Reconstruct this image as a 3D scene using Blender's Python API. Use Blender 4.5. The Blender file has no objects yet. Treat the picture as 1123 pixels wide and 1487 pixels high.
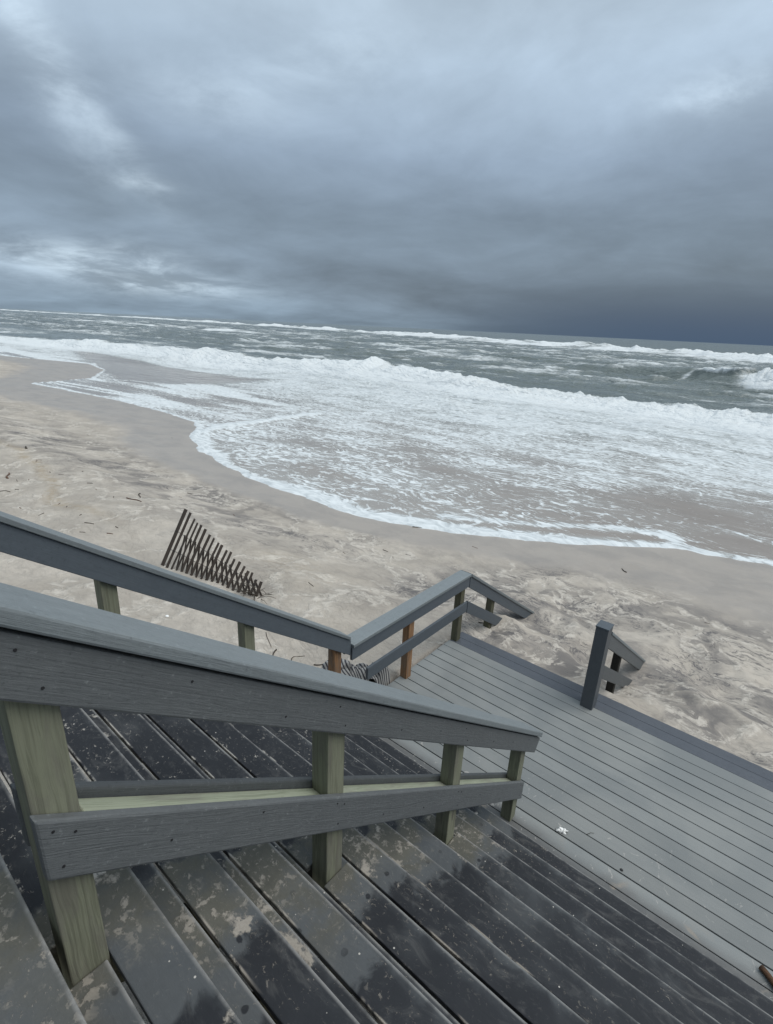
import bpy, bmesh, math, random
import numpy as np
from mathutils import Vector, Matrix, Euler

random.seed(7)
RNG = np.random.default_rng(11)
scene = bpy.context.scene
COL = scene.collection

# ------------------------------------------------------------------ camera
cam_d = bpy.data.cameras.new('camera')
cam = bpy.data.objects.new('camera', cam_d)
COL.objects.link(cam)
scene.camera = cam
cam_d.sensor_fit = 'VERTICAL'
cam_d.sensor_height = 24.0
cam_d.lens = 24.0 * 757.0 / 1487.0
cam_d.clip_start = 0.05
cam_d.clip_end = 60000
fw = Vector((-0.59454051, 0.7312002, -0.33446652))
rt = Vector((0.76462858, 0.64281867, 0.04612264))
dn = Vector((0.24872621, -0.22832088, -0.94127831))
M = Matrix((
    (rt.x, -dn.x, -fw.x, 0.0),
    (rt.y, -dn.y, -fw.y, 0.0),
    (rt.z, -dn.z, -fw.z, 3.79),
    (0, 0, 0, 1)))
cam.matrix_world = M
scene.render.resolution_x = 773
scene.render.resolution_y = 1024

# ------------------------------------------------------------------ exposure
vs = scene.view_settings
vs.view_transform = 'Standard'
vs.look = 'None'
vs.exposure = 0.53
vs.gamma = 1.0
vs.use_curve_mapping = False


# ------------------------------------------------------------------ node helpers
class NT:
    def __init__(self, tree):
        self.t = tree
        self.n = tree.nodes
        self.l = tree.links

    def put(self, sock, v):
        if v is None:
            return
        if isinstance(v, bpy.types.NodeSocket):
            self.l.new(v, sock)
        elif isinstance(v, (tuple, list)) and len(v) == 3 and sock.type == 'RGBA':
            sock.default_value = (*v, 1)
        else:
            sock.default_value = v

    def node(self, typ, props=None, **ins):
        nd = self.n.new(typ)
        for k, v in (props or {}).items():
            setattr(nd, k, v)
        for k, v in ins.items():
            self.put(nd.inputs[k.replace('_', ' ')], v)
        return nd

    def math(self, op, a, b=None, c=None, clamp=False):
        nd = self.n.new('ShaderNodeMath')
        nd.operation = op
        nd.use_clamp = clamp
        for i, v in enumerate((a, b, c)):
            self.put(nd.inputs[i], v)
        return nd.outputs[0]

    def vmath(self, op, a, b=None):
        nd = self.n.new('ShaderNodeVectorMath')
        nd.operation = op
        self.put(nd.inputs[0], a)
        if b is not None:
            self.put(nd.inputs[1], b)
        return nd.outputs[0]

    def mul3(self, v, s):
        return self.vmath('MULTIPLY', v, s)

    def mix(self, f, a, b):
        nd = self.n.new('ShaderNodeMix')
        nd.data_type = 'RGBA'
        nd.clamp_factor = True
        self.put(nd.inputs[0], f)
        self.put(nd.inputs[6], a)
        self.put(nd.inputs[7], b)
        return nd.outputs[2]

    def mixf(self, f, a, b):
        nd = self.n.new('ShaderNodeMix')
        nd.data_type = 'FLOAT'
        self.put(nd.inputs[0], f)
        self.put(nd.inputs[2], a)
        self.put(nd.inputs[3], b)
        return nd.outputs[0]

    def sstep(self, v, a, b, lo=0.0, hi=1.0):
        nd = self.n.new('ShaderNodeMapRange')
        nd.interpolation_type = 'SMOOTHSTEP'
        self.put(nd.inputs['Value'], v)
        self.put(nd.inputs['From Min'], a)
        self.put(nd.inputs['From Max'], b)
        self.put(nd.inputs['To Min'], lo)
        self.put(nd.inputs['To Max'], hi)
        return nd.outputs[0]

    def noise(self, vec, scale=1.0, detail=4.0, rough=0.55, dist=0.0, lac=2.0):
        nd = self.n.new('ShaderNodeTexNoise')
        self.put(nd.inputs['Vector'], vec)
        nd.inputs['Scale'].default_value = scale
        nd.inputs['Detail'].default_value = detail
        nd.inputs['Roughness'].default_value = rough
        nd.inputs['Distortion'].default_value = dist
        nd.inputs['Lacunarity'].default_value = lac
        return nd.outputs['Fac'], nd.outputs['Color']

    def voro(self, vec, scale, feature='F1', rnd=1.0):
        nd = self.n.new('ShaderNodeTexVoronoi')
        nd.feature = feature
        self.put(nd.inputs['Vector'], vec)
        nd.inputs['Scale'].default_value = scale
        nd.inputs['Randomness'].default_value = rnd
        return nd.outputs['Distance']

    def pos(self):
        return self.n.new('ShaderNodeNewGeometry').outputs['Position']

    def obj(self):
        return self.n.new('ShaderNodeTexCoord').outputs['Object']

    def rand(self):
        return self.n.new('ShaderNodeObjectInfo').outputs['Random']

    def sep(self, v):
        nd = self.n.new('ShaderNodeSeparateXYZ')
        self.put(nd.inputs[0], v)
        return nd.outputs

    def comb(self, x, y, z):
        nd = self.n.new('ShaderNodeCombineXYZ')
        for i, v in enumerate((x, y, z)):
            self.put(nd.inputs[i], v)
        return nd.outputs[0]

    def attr(self, name):
        nd = self.n.new('ShaderNodeAttribute')
        nd.attribute_name = name
        return nd.outputs['Fac']

    def bump(self, h, strength=0.5, dist=0.01, normal=None):
        nd = self.n.new('ShaderNodeBump')
        self.put(nd.inputs['Strength'], strength)
        self.put(nd.inputs['Distance'], dist)
        self.put(nd.inputs['Height'], h)
        if normal is not None:
            self.put(nd.inputs['Normal'], normal)
        return nd.outputs[0]


def material(name):
    m = bpy.data.materials.new(name)
    m.use_nodes = True
    t = NT(m.node_tree)
    t.n.clear()
    out = t.n.new('ShaderNodeOutputMaterial')
    b = t.n.new('ShaderNodeBsdfPrincipled')
    t.l.new(b.outputs[0], out.inputs[0])
    return m, t, b


# ------------------------------------------------------------------ sky (overcast, dark bank out at sea)
SUN_EL, SUN_AZ = 58.0, 62.0        # azimuth clockwise from +Y
world = bpy.data.worlds.new('World')
scene.world = world
world.use_nodes = True
wt = NT(world.node_tree)
wt.n.clear()
wout = wt.n.new('ShaderNodeOutputWorld')
sky = wt.n.new('ShaderNodeTexSky')
sky.sky_type = 'NISHITA'
sky.sun_disc = False
sky.sun_elevation = math.radians(SUN_EL)
sky.sun_rotation = math.radians(SUN_AZ)
sky.air_density = 1.5
sky.dust_density = 3.0
bg1 = wt.node('ShaderNodeBackground', Color=sky.outputs[0], Strength=0.1)
d = wt.n.new('ShaderNodeTexCoord').outputs['Generated']
dx, dy, dz = wt.sep(d)
el = wt.math('MAXIMUM', dz, 0.0)
den = wt.math('ADD', el, 0.17)
cp = wt.comb(wt.math('DIVIDE', dx, den), wt.math('DIVIDE', dy, den), 0.0)
nA, _ = wt.noise(wt.vmath('ADD', cp, (2.2, 6.4, 0.0)), 0.85, 8, 0.55, 0.35)
nB, _ = wt.noise(wt.vmath('ADD', cp, (9.3, 4.2, 2.0)), 0.40, 3, 0.5, 0.2)
nC, _ = wt.noise(wt.vmath('ADD', cp, (1.3, 14.2, 5.0)), 2.6, 7, 0.6, 0.5)
az = wt.math('ARCTAN2', dx, dy)
ramp = wt.n.new('ShaderNodeValToRGB')
cr = ramp.color_ramp
cr.elements[0].position = 0.0
cr.elements[0].color = (0.120, 0.150, 0.182, 1)
cr.elements[1].position = 1.0
cr.elements[1].color = (0.66, 0.71, 0.76, 1)
for p_, c_ in ((0.03, (0.116, 0.145, 0.178)), (0.085, (0.125, 0.155, 0.195)), (0.16, (0.182, 0.222, 0.275)), (0.25, (0.268, 0.322, 0.400)), (0.36, (0.385, 0.450, 0.530)), (0.47, (0.46, 0.52, 0.585))):
    e = cr.elements.new(p_)
    e.color = (*c_, 1)
wt.put(ramp.inputs[0], el)
base = ramp.outputs[0]
# brighter towards the west (-x), darker straight out to sea
west = wt.sstep(wt.math('ADD', wt.math('MULTIPLY', dx, -0.75), wt.math('MULTIPLY', dy, -0.65)), -0.55, 0.70)
low = wt.sstep(el, 0.03, 0.20, 1.0, 0.0)
f1 = wt.math('ADD', 1.0, wt.math('MULTIPLY', wt.math('MULTIPLY', west, low), 1.15))
sea_side = wt.sstep(wt.math('ADD', wt.math('MULTIPLY', dy, 1.0), wt.math('MULTIPLY', dx, 0.10)), 0.70, 1.0)
bank = wt.math('MULTIPLY', sea_side, wt.sstep(el, 0.015, 0.11, 1.0, 0.0))
m1 = wt.math('ADD', 0.38, wt.math('MULTIPLY', nA, 1.24))
m2 = wt.math('ADD', 0.62, wt.math('MULTIPLY', nB, 0.76))
m3 = wt.math('ADD', 0.82, wt.math('MULTIPLY', nC, 0.36))
tot = wt.math('MULTIPLY', wt.math('MULTIPLY', m1, m2), wt.math('MULTIPLY', m3, f1))


def cloud_gap(az0, z0, wa, wz, amount, tilt=0.0):
    """a thin, bright place in the cloud deck"""
    da = wt.math('SUBTRACT', az, az0)
    de = wt.math('SUBTRACT', wt.math('SUBTRACT', dz, z0), wt.math('MULTIPLY', da, tilt))
    qa = wt.math('POWER', wt.math('ABSOLUTE', wt.math('DIVIDE', da, wa)), 2.0)
    qe = wt.math('POWER', wt.math('ABSOLUTE', wt.math('DIVIDE', de, wz)), 2.0)
    g = wt.math('EXPONENT', wt.math('MULTIPLY', wt.math('ADD', qa, qe), -1.0))
    br_ = wt.sstep(wt.math('ADD', wt.math('MULTIPLY', nA, 0.5), wt.math('MULTIPLY', nC, 0.5)), 0.40, 0.62, 0.15, 1.0)
    return wt.math('MULTIPLY', wt.math('MULTIPLY', g, br_), amount)


gaps = 0.0
for a_ in ((-1.17, 0.074, 0.13, 0.022, 0.55, 0.0), (-1.07, 0.046, 0.12, 0.014, 0.36, 0.0), (-1.21, 0.315, 0.060, 0.060, 0.32, -1.2),
           (-1.12, 0.23, 0.05, 0.03, 0.22, -1.0), (-1.09, 0.187, 0.04, 0.010, 0.25, 0.0), (-0.22, 0.313, 0.08, 0.022, 0.30, 0.0), (-0.80, 0.36, 0.14, 0.03, 0.14, 0.2), (-0.98, 0.30, 0.12, 0.03, 0.12, 0.0)):
    gaps = wt.math('ADD', gaps, cloud_gap(*a_))
tot = wt.mixf(bank, tot, 0.86)
cc = wt.vmath('MULTIPLY', base, wt.comb(tot, tot, tot))
cc = wt.mix(bank, cc, (0.064, 0.096, 0.150))
cc = wt.vmath('ADD', cc, wt.mul3(wt.comb(gaps, gaps, gaps), (0.92, 1.0, 1.04)))
cc = wt.mul3(cc, (0.92, 0.985, 1.02))
bg2 = wt.node('ShaderNodeBackground', Color=cc, Strength=0.84)
mx = wt.node('ShaderNodeMixShader', Fac=0.93)
wt.l.new(bg1.outputs[0], mx.inputs[1])
wt.l.new(bg2.outputs[0], mx.inputs[2])
wt.l.new(mx.outputs[0], wout.inputs[0])

# ------------------------------------------------------------------ sun through cloud
sl = bpy.data.lights.new('sun', 'SUN')
sl.energy = 1.5
sl.angle = math.radians(50)
sl.color = (1.0, 0.965, 0.91)
so = bpy.data.objects.new('sun', sl)
COL.objects.link(so)
so.location = (5, 5, 30)
sd = Vector((math.sin(math.radians(SUN_AZ)) * math.cos(math.radians(SUN_EL)),
             math.cos(math.radians(SUN_AZ)) * math.cos(math.radians(SUN_EL)),
             math.sin(math.radians(SUN_EL))))
so.rotation_euler = sd.to_track_quat('Z', 'Y').to_euler()


# ------------------------------------------------------------------ numpy noise
def _hash(ix, iy, seed):
    h = (ix.astype(np.int64) * 374761393 + iy.astype(np.int64) * 668265263 + seed * 974634777) & 0xffffffff
    h = ((h ^ (h >> 13)) * 1274126177) & 0xffffffff
    h = (h ^ (h >> 16)) & 0xffffff
    return h / float(0xffffff)


def vnoise(x, y, seed=0):
    x, y = np.broadcast_arrays(np.asarray(x, float), np.asarray(y, float))
    ix = np.floor(x)
    iy = np.floor(y)
    fx = x - ix
    fy = y - iy
    fx = fx * fx * fx * (fx * (fx * 6 - 15) + 10)
    fy = fy * fy * fy * (fy * (fy * 6 - 15) + 10)
    a = _hash(ix, iy, seed)
    b = _hash(ix + 1, iy, seed)
    c = _hash(ix, iy + 1, seed)
    e = _hash(ix + 1, iy + 1, seed)
    return (a * (1 - fx) + b * fx) * (1 - fy) + (c * (1 - fx) + e * fx) * fy - 0.5


def fbm(x, y, seed=0, oct=4, gain=0.5):
    s = 0
    a = 1.0
    for i in range(oct):
        s = s + a * vnoise(x * 2 ** i + 17.3 * i, y * 2 ** i - 9.1 * i, seed + i)
        a *= gain
    return s


def ss(v, a, b):
    t = np.clip((v - a) / (b - a), 0, 1)
    return t * t * (3 - 2 * t)


# ------------------------------------------------------------------ layout of shore
SX = np.array([-4000, -400, -150, -90, -75, -67, -58, -47.5, -44.5, -43, -39, -34, -29, -24, -22.5, -21, -18.2, -14, -10, -7.9, -5.8, -3.7, -2.5, -1.7, 0, 5, 20, 100, 2000.])
SY = np.array([22, 22, 24, 20, 20, 26, 24, 18.5, 15.0, 12.6, 13.3, 14.0, 14.3, 14.0, 13.2, 12.0, 10.6, 9.6, 9.45, 9.8, 10.9, 12.4, 13.6, 14.2, 14.9, 15.6, 17, 17, 17.])


def yshore(x):
    x = np.asarray(x, float)
    w = 0.22 * fbm(x * 0.9, x * 0 + 3.3, 5, 4) + 0.10 * fbm(x * 3.1, x * 0 + 1.3, 15, 3)
    return np.interp(x, SX, SY) + w


PY = np.array([-400, -60, -25, -8, -3, 0, 2, 3.2, 4.2, 5.1, 5.4, 6.1, 7.0, 7.8, 9, 10.5, 12, 15, 25, 40, 80, 300, 30000.])
PZ = np.array([5, 5, 4.2, 2.6, 1.1, .45, .12, 0.0, -.05, -.12, -.16, -.40, -.64, -.78, -.90, -1.0, -1.06, -1.18, -1.80, -2.8, -4.5, -7, -9.])
# smooth the profile so no kinks show
_pyf = np.linspace(-30, 60, 1800)
_pzf = np.interp(_pyf, PY, PZ)
_k = np.exp(-np.linspace(-2, 2, 25) ** 2)
_k /= _k.sum()
_pzs = np.convolve(np.pad(_pzf, 12, mode='edge'), _k, mode='valid')


def prof(y):
    return np.where((y > -29) & (y < 59), np.interp(y, _pyf, _pzs), np.interp(y, PY, PZ))


SCOUR = [(-1.17, 6.9, .55, .12), (-2.9, 7.25, .5, .10), (-1.17, 6.15, .25, .07), (-2.92, 6.05, .25, .07), (-6.0, 4.3, .35, .05),
         (0.35, 8.4, .9, .07), (-0.55, 7.7, .6, .06), (-2.2, 8.6, .7, .05)]


def sand_z(x, y):
    z = prof(y + 0.0)
    yshor = yshore(x)
    dd = yshor - y
    rough = ss(dd, 0.3, 2.5)
    z = z + 0.20 * np.exp(-((x + 3.2) / 1.2) ** 2) * ss(y, 5.2, 6.3) * (1 - ss(y, 7.5, 9.0))
    z = z + rough * (0.10 * fbm(x * 0.35, y * 0.45, 21, 3) + 0.055 * fbm(x * 1.1, y * 1.3, 31, 3))
    wx = x + 0.8 * fbm(x * .6, y * .6, 41, 2)
    wy = y + 0.8 * fbm(x * .6, y * .6, 43, 2)
    z = z + rough * 0.022 * fbm(wx * 1.8, wy * 4.5, 51, 3) * ss(fbm(x * .5, y * .5, 77, 2), -.25, .3)
    near = np.exp(-((x + 0.8) / 3.6) ** 4 - ((y - 7.4) / 2.3) ** 4)
    rr = np.abs(fbm(wx * 1.05, wy * 0.8, 61, 3))
    z = z + rough * near * (0.055 * np.clip(1 - rr / .13, 0, 1) ** 1.3 + 0.028 * fbm(wx * 1.6, wy * 2.0, 67, 3) + .012 * fbm(wx * 7, wy * 9, 69, 3))
    for (cx, cy, cr_, cd) in SCOUR:
        q = np.hypot(x - cx, y - cy) / cr_
        z = z - cd * np.exp(-q * q) + cd * 0.45 * np.exp(-((q - 1.55) / .45) ** 2)
    # below stairs and deck the ground drops away out of sight
    under = ss(x, -3.06, -2.93) * (1 - ss(x, 2.0, 2.3)) * (1 - ss(y, 5.34, 5.42))
    zu = np.minimum(z, np.where(y < 3.1, (3.28 - y) * 0.771, 0) - 0.55)
    return z * (1 - under) + zu * under


# ------------------------------------------------------------------ grid mesh helper
def axis_steps(lo, hi, c0, c1, d0, g):
    """coordinates dense (d0) in [c0,c1], growing geometrically outside"""
    mid = list(np.arange(c0, c1, d0))
    up = [c1]
    st = d0
    while up[-1] < hi:
        st = st * (1 + g)
        up.append(up[-1] + st)
    dnw = []
    v = c0
    st = d0
    while v > lo:
        st = st * (1 + g)
        v -= st
        dnw.append(v)
    return np.array(dnw[::-1] + mid + up)


def grid_object(name, X, Y, Z, mat, attrs=None):
    ny, nx = X.shape
    me = bpy.data.meshes.new(name)
    co = np.empty((ny * nx, 3), np.float32)
    co[:, 0] = X.ravel()
    co[:, 1] = Y.ravel()
    co[:, 2] = Z.ravel()
    idx = np.arange(ny * nx).reshape(ny, nx)
    q = np.stack([idx[:-1, :-1], idx[:-1, 1:], idx[1:, 1:], idx[1:, :-1]], -1).reshape(-1, 4).astype(np.int32)
    me.vertices.add(len(co))
    me.vertices.foreach_set('co', co.ravel())
    me.loops.add(q.size)
    me.loops.foreach_set('vertex_index', q.ravel())
    me.polygons.add(len(q))
    me.polygons.foreach_set('loop_start', np.arange(0, q.size, 4, dtype=np.int32))
    me.update(calc_edges=True)
    me.polygons.foreach_set('use_smooth', np.ones(len(q), bool))
    for k, v in (attrs or {}).items():
        a = me.attributes.new(k, 'FLOAT', 'POINT')
        a.data.foreach_set('value', v.ravel().astype(np.float32))
    me.materials.append(mat)
    o = bpy.data.objects.new(name, me)
    COL.objects.link(o)
    return o


# ------------------------------------------------------------------ sand
def sand_material():
    m, t, b = material('beach_sand')
    P = t.pos()
    wet = t.attr('wet')
    drk = t.attr('mineral')
    wrack = t.attr('wrack')
    n1, c1 = t.noise(P, 0.7, 5, 0.6, 1.2)
    n2, _ = t.noise(P, 6.0, 5, 0.6, 0.8)
    n3, _ = t.noise(P, 180.0, 2, 0.7)
    # smoky veils of dark mineral sand left by the wash, with paler scour ridges
    warp = t.vmath('ADD', P, t.mul3(t.vmath('SUBTRACT', c1, (0.5, 0.5, 0.5)), (1.1, 1.1, 0.0)))
    s1, _ = t.noise(t.mul3(warp, (1.0, 1.5, 1.0)), 0.85, 8, 0.60, 0.25)
    s2, _ = t.noise(t.mul3(warp, (1.0, 2.6, 1.0)), 4.2, 6, 0.68, 1.3)
    s3, _ = t.noise(t.vmath('ADD', P, (3.0, 8.0, 0.0)), 0.9, 4, 0.55, 0.3)
    sxx, syy, szz = t.sep(warp)
    rx_ = t.math('ADD', sxx, 2.6)
    ry_ = t.math('SUBTRACT', syy, 3.6)
    ang = t.math('ARCTAN2', ry_, rx_)
    rad = t.math('SQRT', t.math('ADD', t.math('MULTIPLY', rx_, rx_), t.math('MULTIPLY', ry_, ry_)))
    fan, _ = t.noise(t.comb(t.math('MULTIPLY', ang, 5.0), t.math('MULTIPLY', rad, 0.55), 1.0), 1.6, 7, 0.62, 0.5)
    s1 = t.mixf(t.math('MULTIPLY', drk, 0.62), s1, fan)
    veil = t.sstep(s1, 0.39, 0.62)
    scr = t.math('MULTIPLY', t.sstep(s2, 0.49, 0.62), t.sstep(s3, 0.43, 0.60))
    streak = t.math('ADD', t.math('MULTIPLY', veil, 0.85), t.math('MULTIPLY', scr, 0.75))
    streak = t.math('MULTIPLY', streak, drk, clamp=True)
    rn, _ = t.noise(t.vmath('ADD', warp, (1.0, 2.0, 0.0)), 0.55, 4, 0.5, 0.4)
    rn = t.mixf(t.math('MULTIPLY', drk, 0.5), rn, fan)
    ridge = t.sstep(t.math('ABSOLUTE', t.math('SUBTRACT', rn, 0.5)), 0.030, 0.002)
    ridge = t.math('MULTIPLY', ridge, t.sstep(n2, 0.35, 0.6))
    dry = t.mix(t.sstep(n1, 0.35, 0.65), (0.40, 0.362, 0.312), (0.50, 0.455, 0.395))
    dry = t.mix(t.math('MULTIPLY', t.sstep(n2, 0.4, 0.7), 0.35), dry, (0.30, 0.275, 0.248))
    dry = t.mix(t.math('MULTIPLY', n3, 0.25), dry, (0.22, 0.19, 0.16))
    dry = t.mix(t.math('MULTIPLY', wrack, t.sstep(n2, 0.3, 0.6)), dry, (0.36, 0.305, 0.235))
    dry = t.mix(t.math('MULTIPLY', ridge, 0.75), dry, (0.56, 0.52, 0.46))
    col = t.mix(t.math('MULTIPLY', t.math('MULTIPLY', streak, t.math('SUBTRACT', 1.0, t.math('MULTIPLY', ridge, 0.80))), 0.96), dry, (0.112, 0.107, 0.107))
    damp = t.mix(t.sstep(s1, 0.40, 0.66), (0.310, 0.276, 0.240), (0.258, 0.232, 0.206))
    wf = t.sstep(t.math('ADD', wet, t.math('MULTIPLY', t.math('SUBTRACT', s1, 0.5), 0.45)), 0.25, 0.75)
    col = t.mix(t.math('MULTIPLY', wf, 0.9), col, damp)
    vs_ = t.voro(P, 3.2)
    spk = t.math('MULTIPLY', t.sstep(vs_, 0.045, 0.03), t.sstep(n1, 0.46, 0.60))
    col = t.mix(t.math('MULTIPLY', spk, 0.8), col, (0.07, 0.058, 0.045))
    t.put(b.inputs['Base Color'], col)
    t.put(b.inputs['Roughness'], t.mixf(wf, 0.92, 0.36))
    t.put(b.inputs['Specular IOR Level'], t.mixf(wf, 0.15, 0.4))
    h = t.math('ADD', t.math('MULTIPLY', s2, 1.0), t.math('ADD', t.math('MULTIPLY', n2, 0.7), t.math('MULTIPLY', ridge, 0.5)))
    nb = t.bump(h, t.mixf(t.math('MAXIMUM', wf, t.math('MULTIPLY', drk, 0.55)), 0.80, 0.14), 0.04)
    nb = t.bump(n3, t.mixf(wf, 0.35, 0.08), 0.004, nb)
    t.put(b.inputs['Normal'], nb)
    return m


def build_sand():
    xs = axis_steps(-6000, 1500, -11, 2.2, 0.055, 0.03)
    ys = axis_steps(-300, 400, 2.4, 13.0, 0.055, 0.05)
    X, Y = np.meshgrid(xs, ys)
    Z = sand_z(X, Y)
    dd = yshore(X) - Y
    wid = np.interp(X, [-80, -60, -25, -14, -8, -4, 0, 10], [16, 12, 6.5, 2.6, 2.0, 3.4, 6.6, 7.5])
    wet = 1 - ss(dd, 0.25 * wid, wid)
    n = fbm(X * .45, Y * .45, 91, 3)
    # mineral-stained areas: round the buried steps and a band on the left beach
    mi = 1.25 * np.exp(-((X + 0.2) / 4.0) ** 4 - ((Y - 8.2) / 2.7) ** 4)
    mi += 0.75 * np.exp(-((Y - 6.8 - 0.06 * (X + 15)) / 1.6) ** 2) * ss(-X, 4.5, 8.5)
    mi += 0.35 * np.exp(-((X + 4.5) / 2.0) ** 2 - ((Y - 7.0) / 1.6) ** 2)
    mi = np.clip(mi * (1.0 + 1.2 * n) + 0.16, 0, 1)
    # line of weed and silt left by the last high tide
    yl = 4.3 + 1.0 * fbm(X * .22, X * 0 + 2, 66, 3) + 0.05 * (-X - 12)
    wr = np.exp(-((Y - yl) / 0.16) ** 2) * ss(-X, 9, 12) + 0.5 * np.exp(-((X + 6.3) / 1.2) ** 2 - ((Y - 5.2) / .5) ** 2)
    wx = X + 0.8 * fbm(X * .6, Y * .6, 41, 2)
    wy = Y + 0.8 * fbm(X * .6, Y * .6, 43, 2)
    near = np.exp(-((X + 0.8) / 3.6) ** 4 - ((Y - 7.4) / 2.3) ** 4)
    crest = near * np.clip(1 - np.abs(fbm(wx * 1.05, wy * 0.8, 61, 3)) / .15, 0, 1) ** .8
    for (cx, cy, cr_, cd) in SCOUR:
        q = np.hypot(X - cx, Y - cy) / (cr_ * 1.1)
        mi = mi + 5 * cd * np.exp(-q * q)
    mi = np.clip(1.15 * mi * (1 - .75 * crest ** 2), 0, 1)
    o = grid_object('sand', X, Y, Z, sand_material(), {'wet': wet, 'mineral': mi, 'wrack': np.clip(wr, 0, 1)})
    o['kind'] = 'structure'
    return o


build_sand()


# ------------------------------------------------------------------ sea
def sea_material():
    m, t, b = material('sea_water_and_foam')
    P = t.pos()
    foam = t.attr('foam')
    deep = t.attr('deep')
    lump = t.attr('churn')
    x_, y_, z_ = t.sep(P)
    P2 = t.comb(x_, y_, 0.0)
    _, wc = t.noise(P2, 0.55, 3, 0.5)
    warp = t.vmath('ADD', P2, t.mul3(t.vmath('SUBTRACT', wc, (0.5, 0.5, 0.5)), (1.6, 1.6, 0.0)))
    fA, _ = t.noise(t.mul3(warp, (0.45, 1.0, 1.0)), 5.6, 7, 0.62, 0.8)
    fB, _ = t.noise(t.mul3(warp, (0.28, 1.0, 1.0)), 0.9, 6, 0.62, 0.5)
    fC, _ = t.noise(t.mul3(P2, (0.55, 1.0, 1.0)), 11.0, 3, 0.6, 0.6)
    v1 = t.voro(t.mul3(warp, (0.6, 1.0, 1.0)), 2.6, 'DISTANCE_TO_EDGE')
    lace = t.math('ADD', t.sstep(v1, 0.0, 0.14, 0.07, 0.0), t.math('MULTIPLY', t.math('SUBTRACT', fC, 0.5), 0.22))
    fF, _ = t.noise(t.mul3(P2, (0.42, 0.8, 1.0)), 1.0, 8, 0.74, 1.2)
    far = t.sstep(y_, 40.0, 80.0)
    pat = t.math('ADD', t.math('ADD', t.math('MULTIPLY', fA, 0.62), t.math('MULTIPLY', fB, 0.38)), lace)
    pat = t.mixf(far, pat, t.math('ADD', t.math('MULTIPLY', fF, 0.7), t.math('MULTIPLY', fB, 0.3)))
    thr = t.mixf(foam, 0.76, 0.26)
    wd = t.sstep(y_, 14.0, 40.0, 0.065, 0.12)
    ff = t.sstep(pat, t.math('SUBTRACT', thr, wd), t.math('ADD', thr, wd))
    ff = t.math('MULTIPLY', ff, t.sstep(foam, 0.01, 0.08))
    film = t.mix(fB, (0.275, 0.235, 0.198), (0.218, 0.188, 0.162))
    wat = t.mix(deep, film, (0.122, 0.146, 0.140))
    # fizz: water stirred white between the foam strands
    fizz = t.math('MULTIPLY', t.sstep(foam, 0.12, 0.70), 0.62)
    wat = t.mix(fizz, wat, (0.42, 0.44, 0.43))
    fcol = t.mix(t.math('MAXIMUM', t.sstep(fA, 0.3, 0.68), lump), (0.44, 0.475, 0.49), (0.66, 0.695, 0.705))
    t.put(b.inputs['Base Color'], t.mix(ff, wat, fcol))
    t.put(b.inputs['Roughness'], t.mixf(ff, 0.16, 0.85))
    t.put(b.inputs['IOR'], 1.33)
    t.put(b.inputs['Specular IOR Level'], t.mixf(ff, 0.5, 0.12))
    w1, _ = t.noise(t.mul3(P2, (0.7, 1.5, 1.0)), 1.1, 6, 0.62, 0.3)
    w2, _ = t.noise(t.mul3(P2, (0.5, 1.2, 1.0)), 0.16, 6, 0.6, 0.3)
    nb = t.bump(w2, t.mixf(deep, 0.0, 1.0), 2.4)
    nb = t.bump(w1, t.mixf(deep, 0.10, 0.55), 0.22, nb)
    nb = t.bump(ff, 0.55, 0.035, nb)
    g1, _ = t.noise(P, 3.0, 6, 0.7, 0.5)
    nb = t.bump(g1, t.math('MULTIPLY', lump, 0.55), 0.22, nb)
    t.put(b.inputs['Normal'], nb)
    return m


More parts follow.
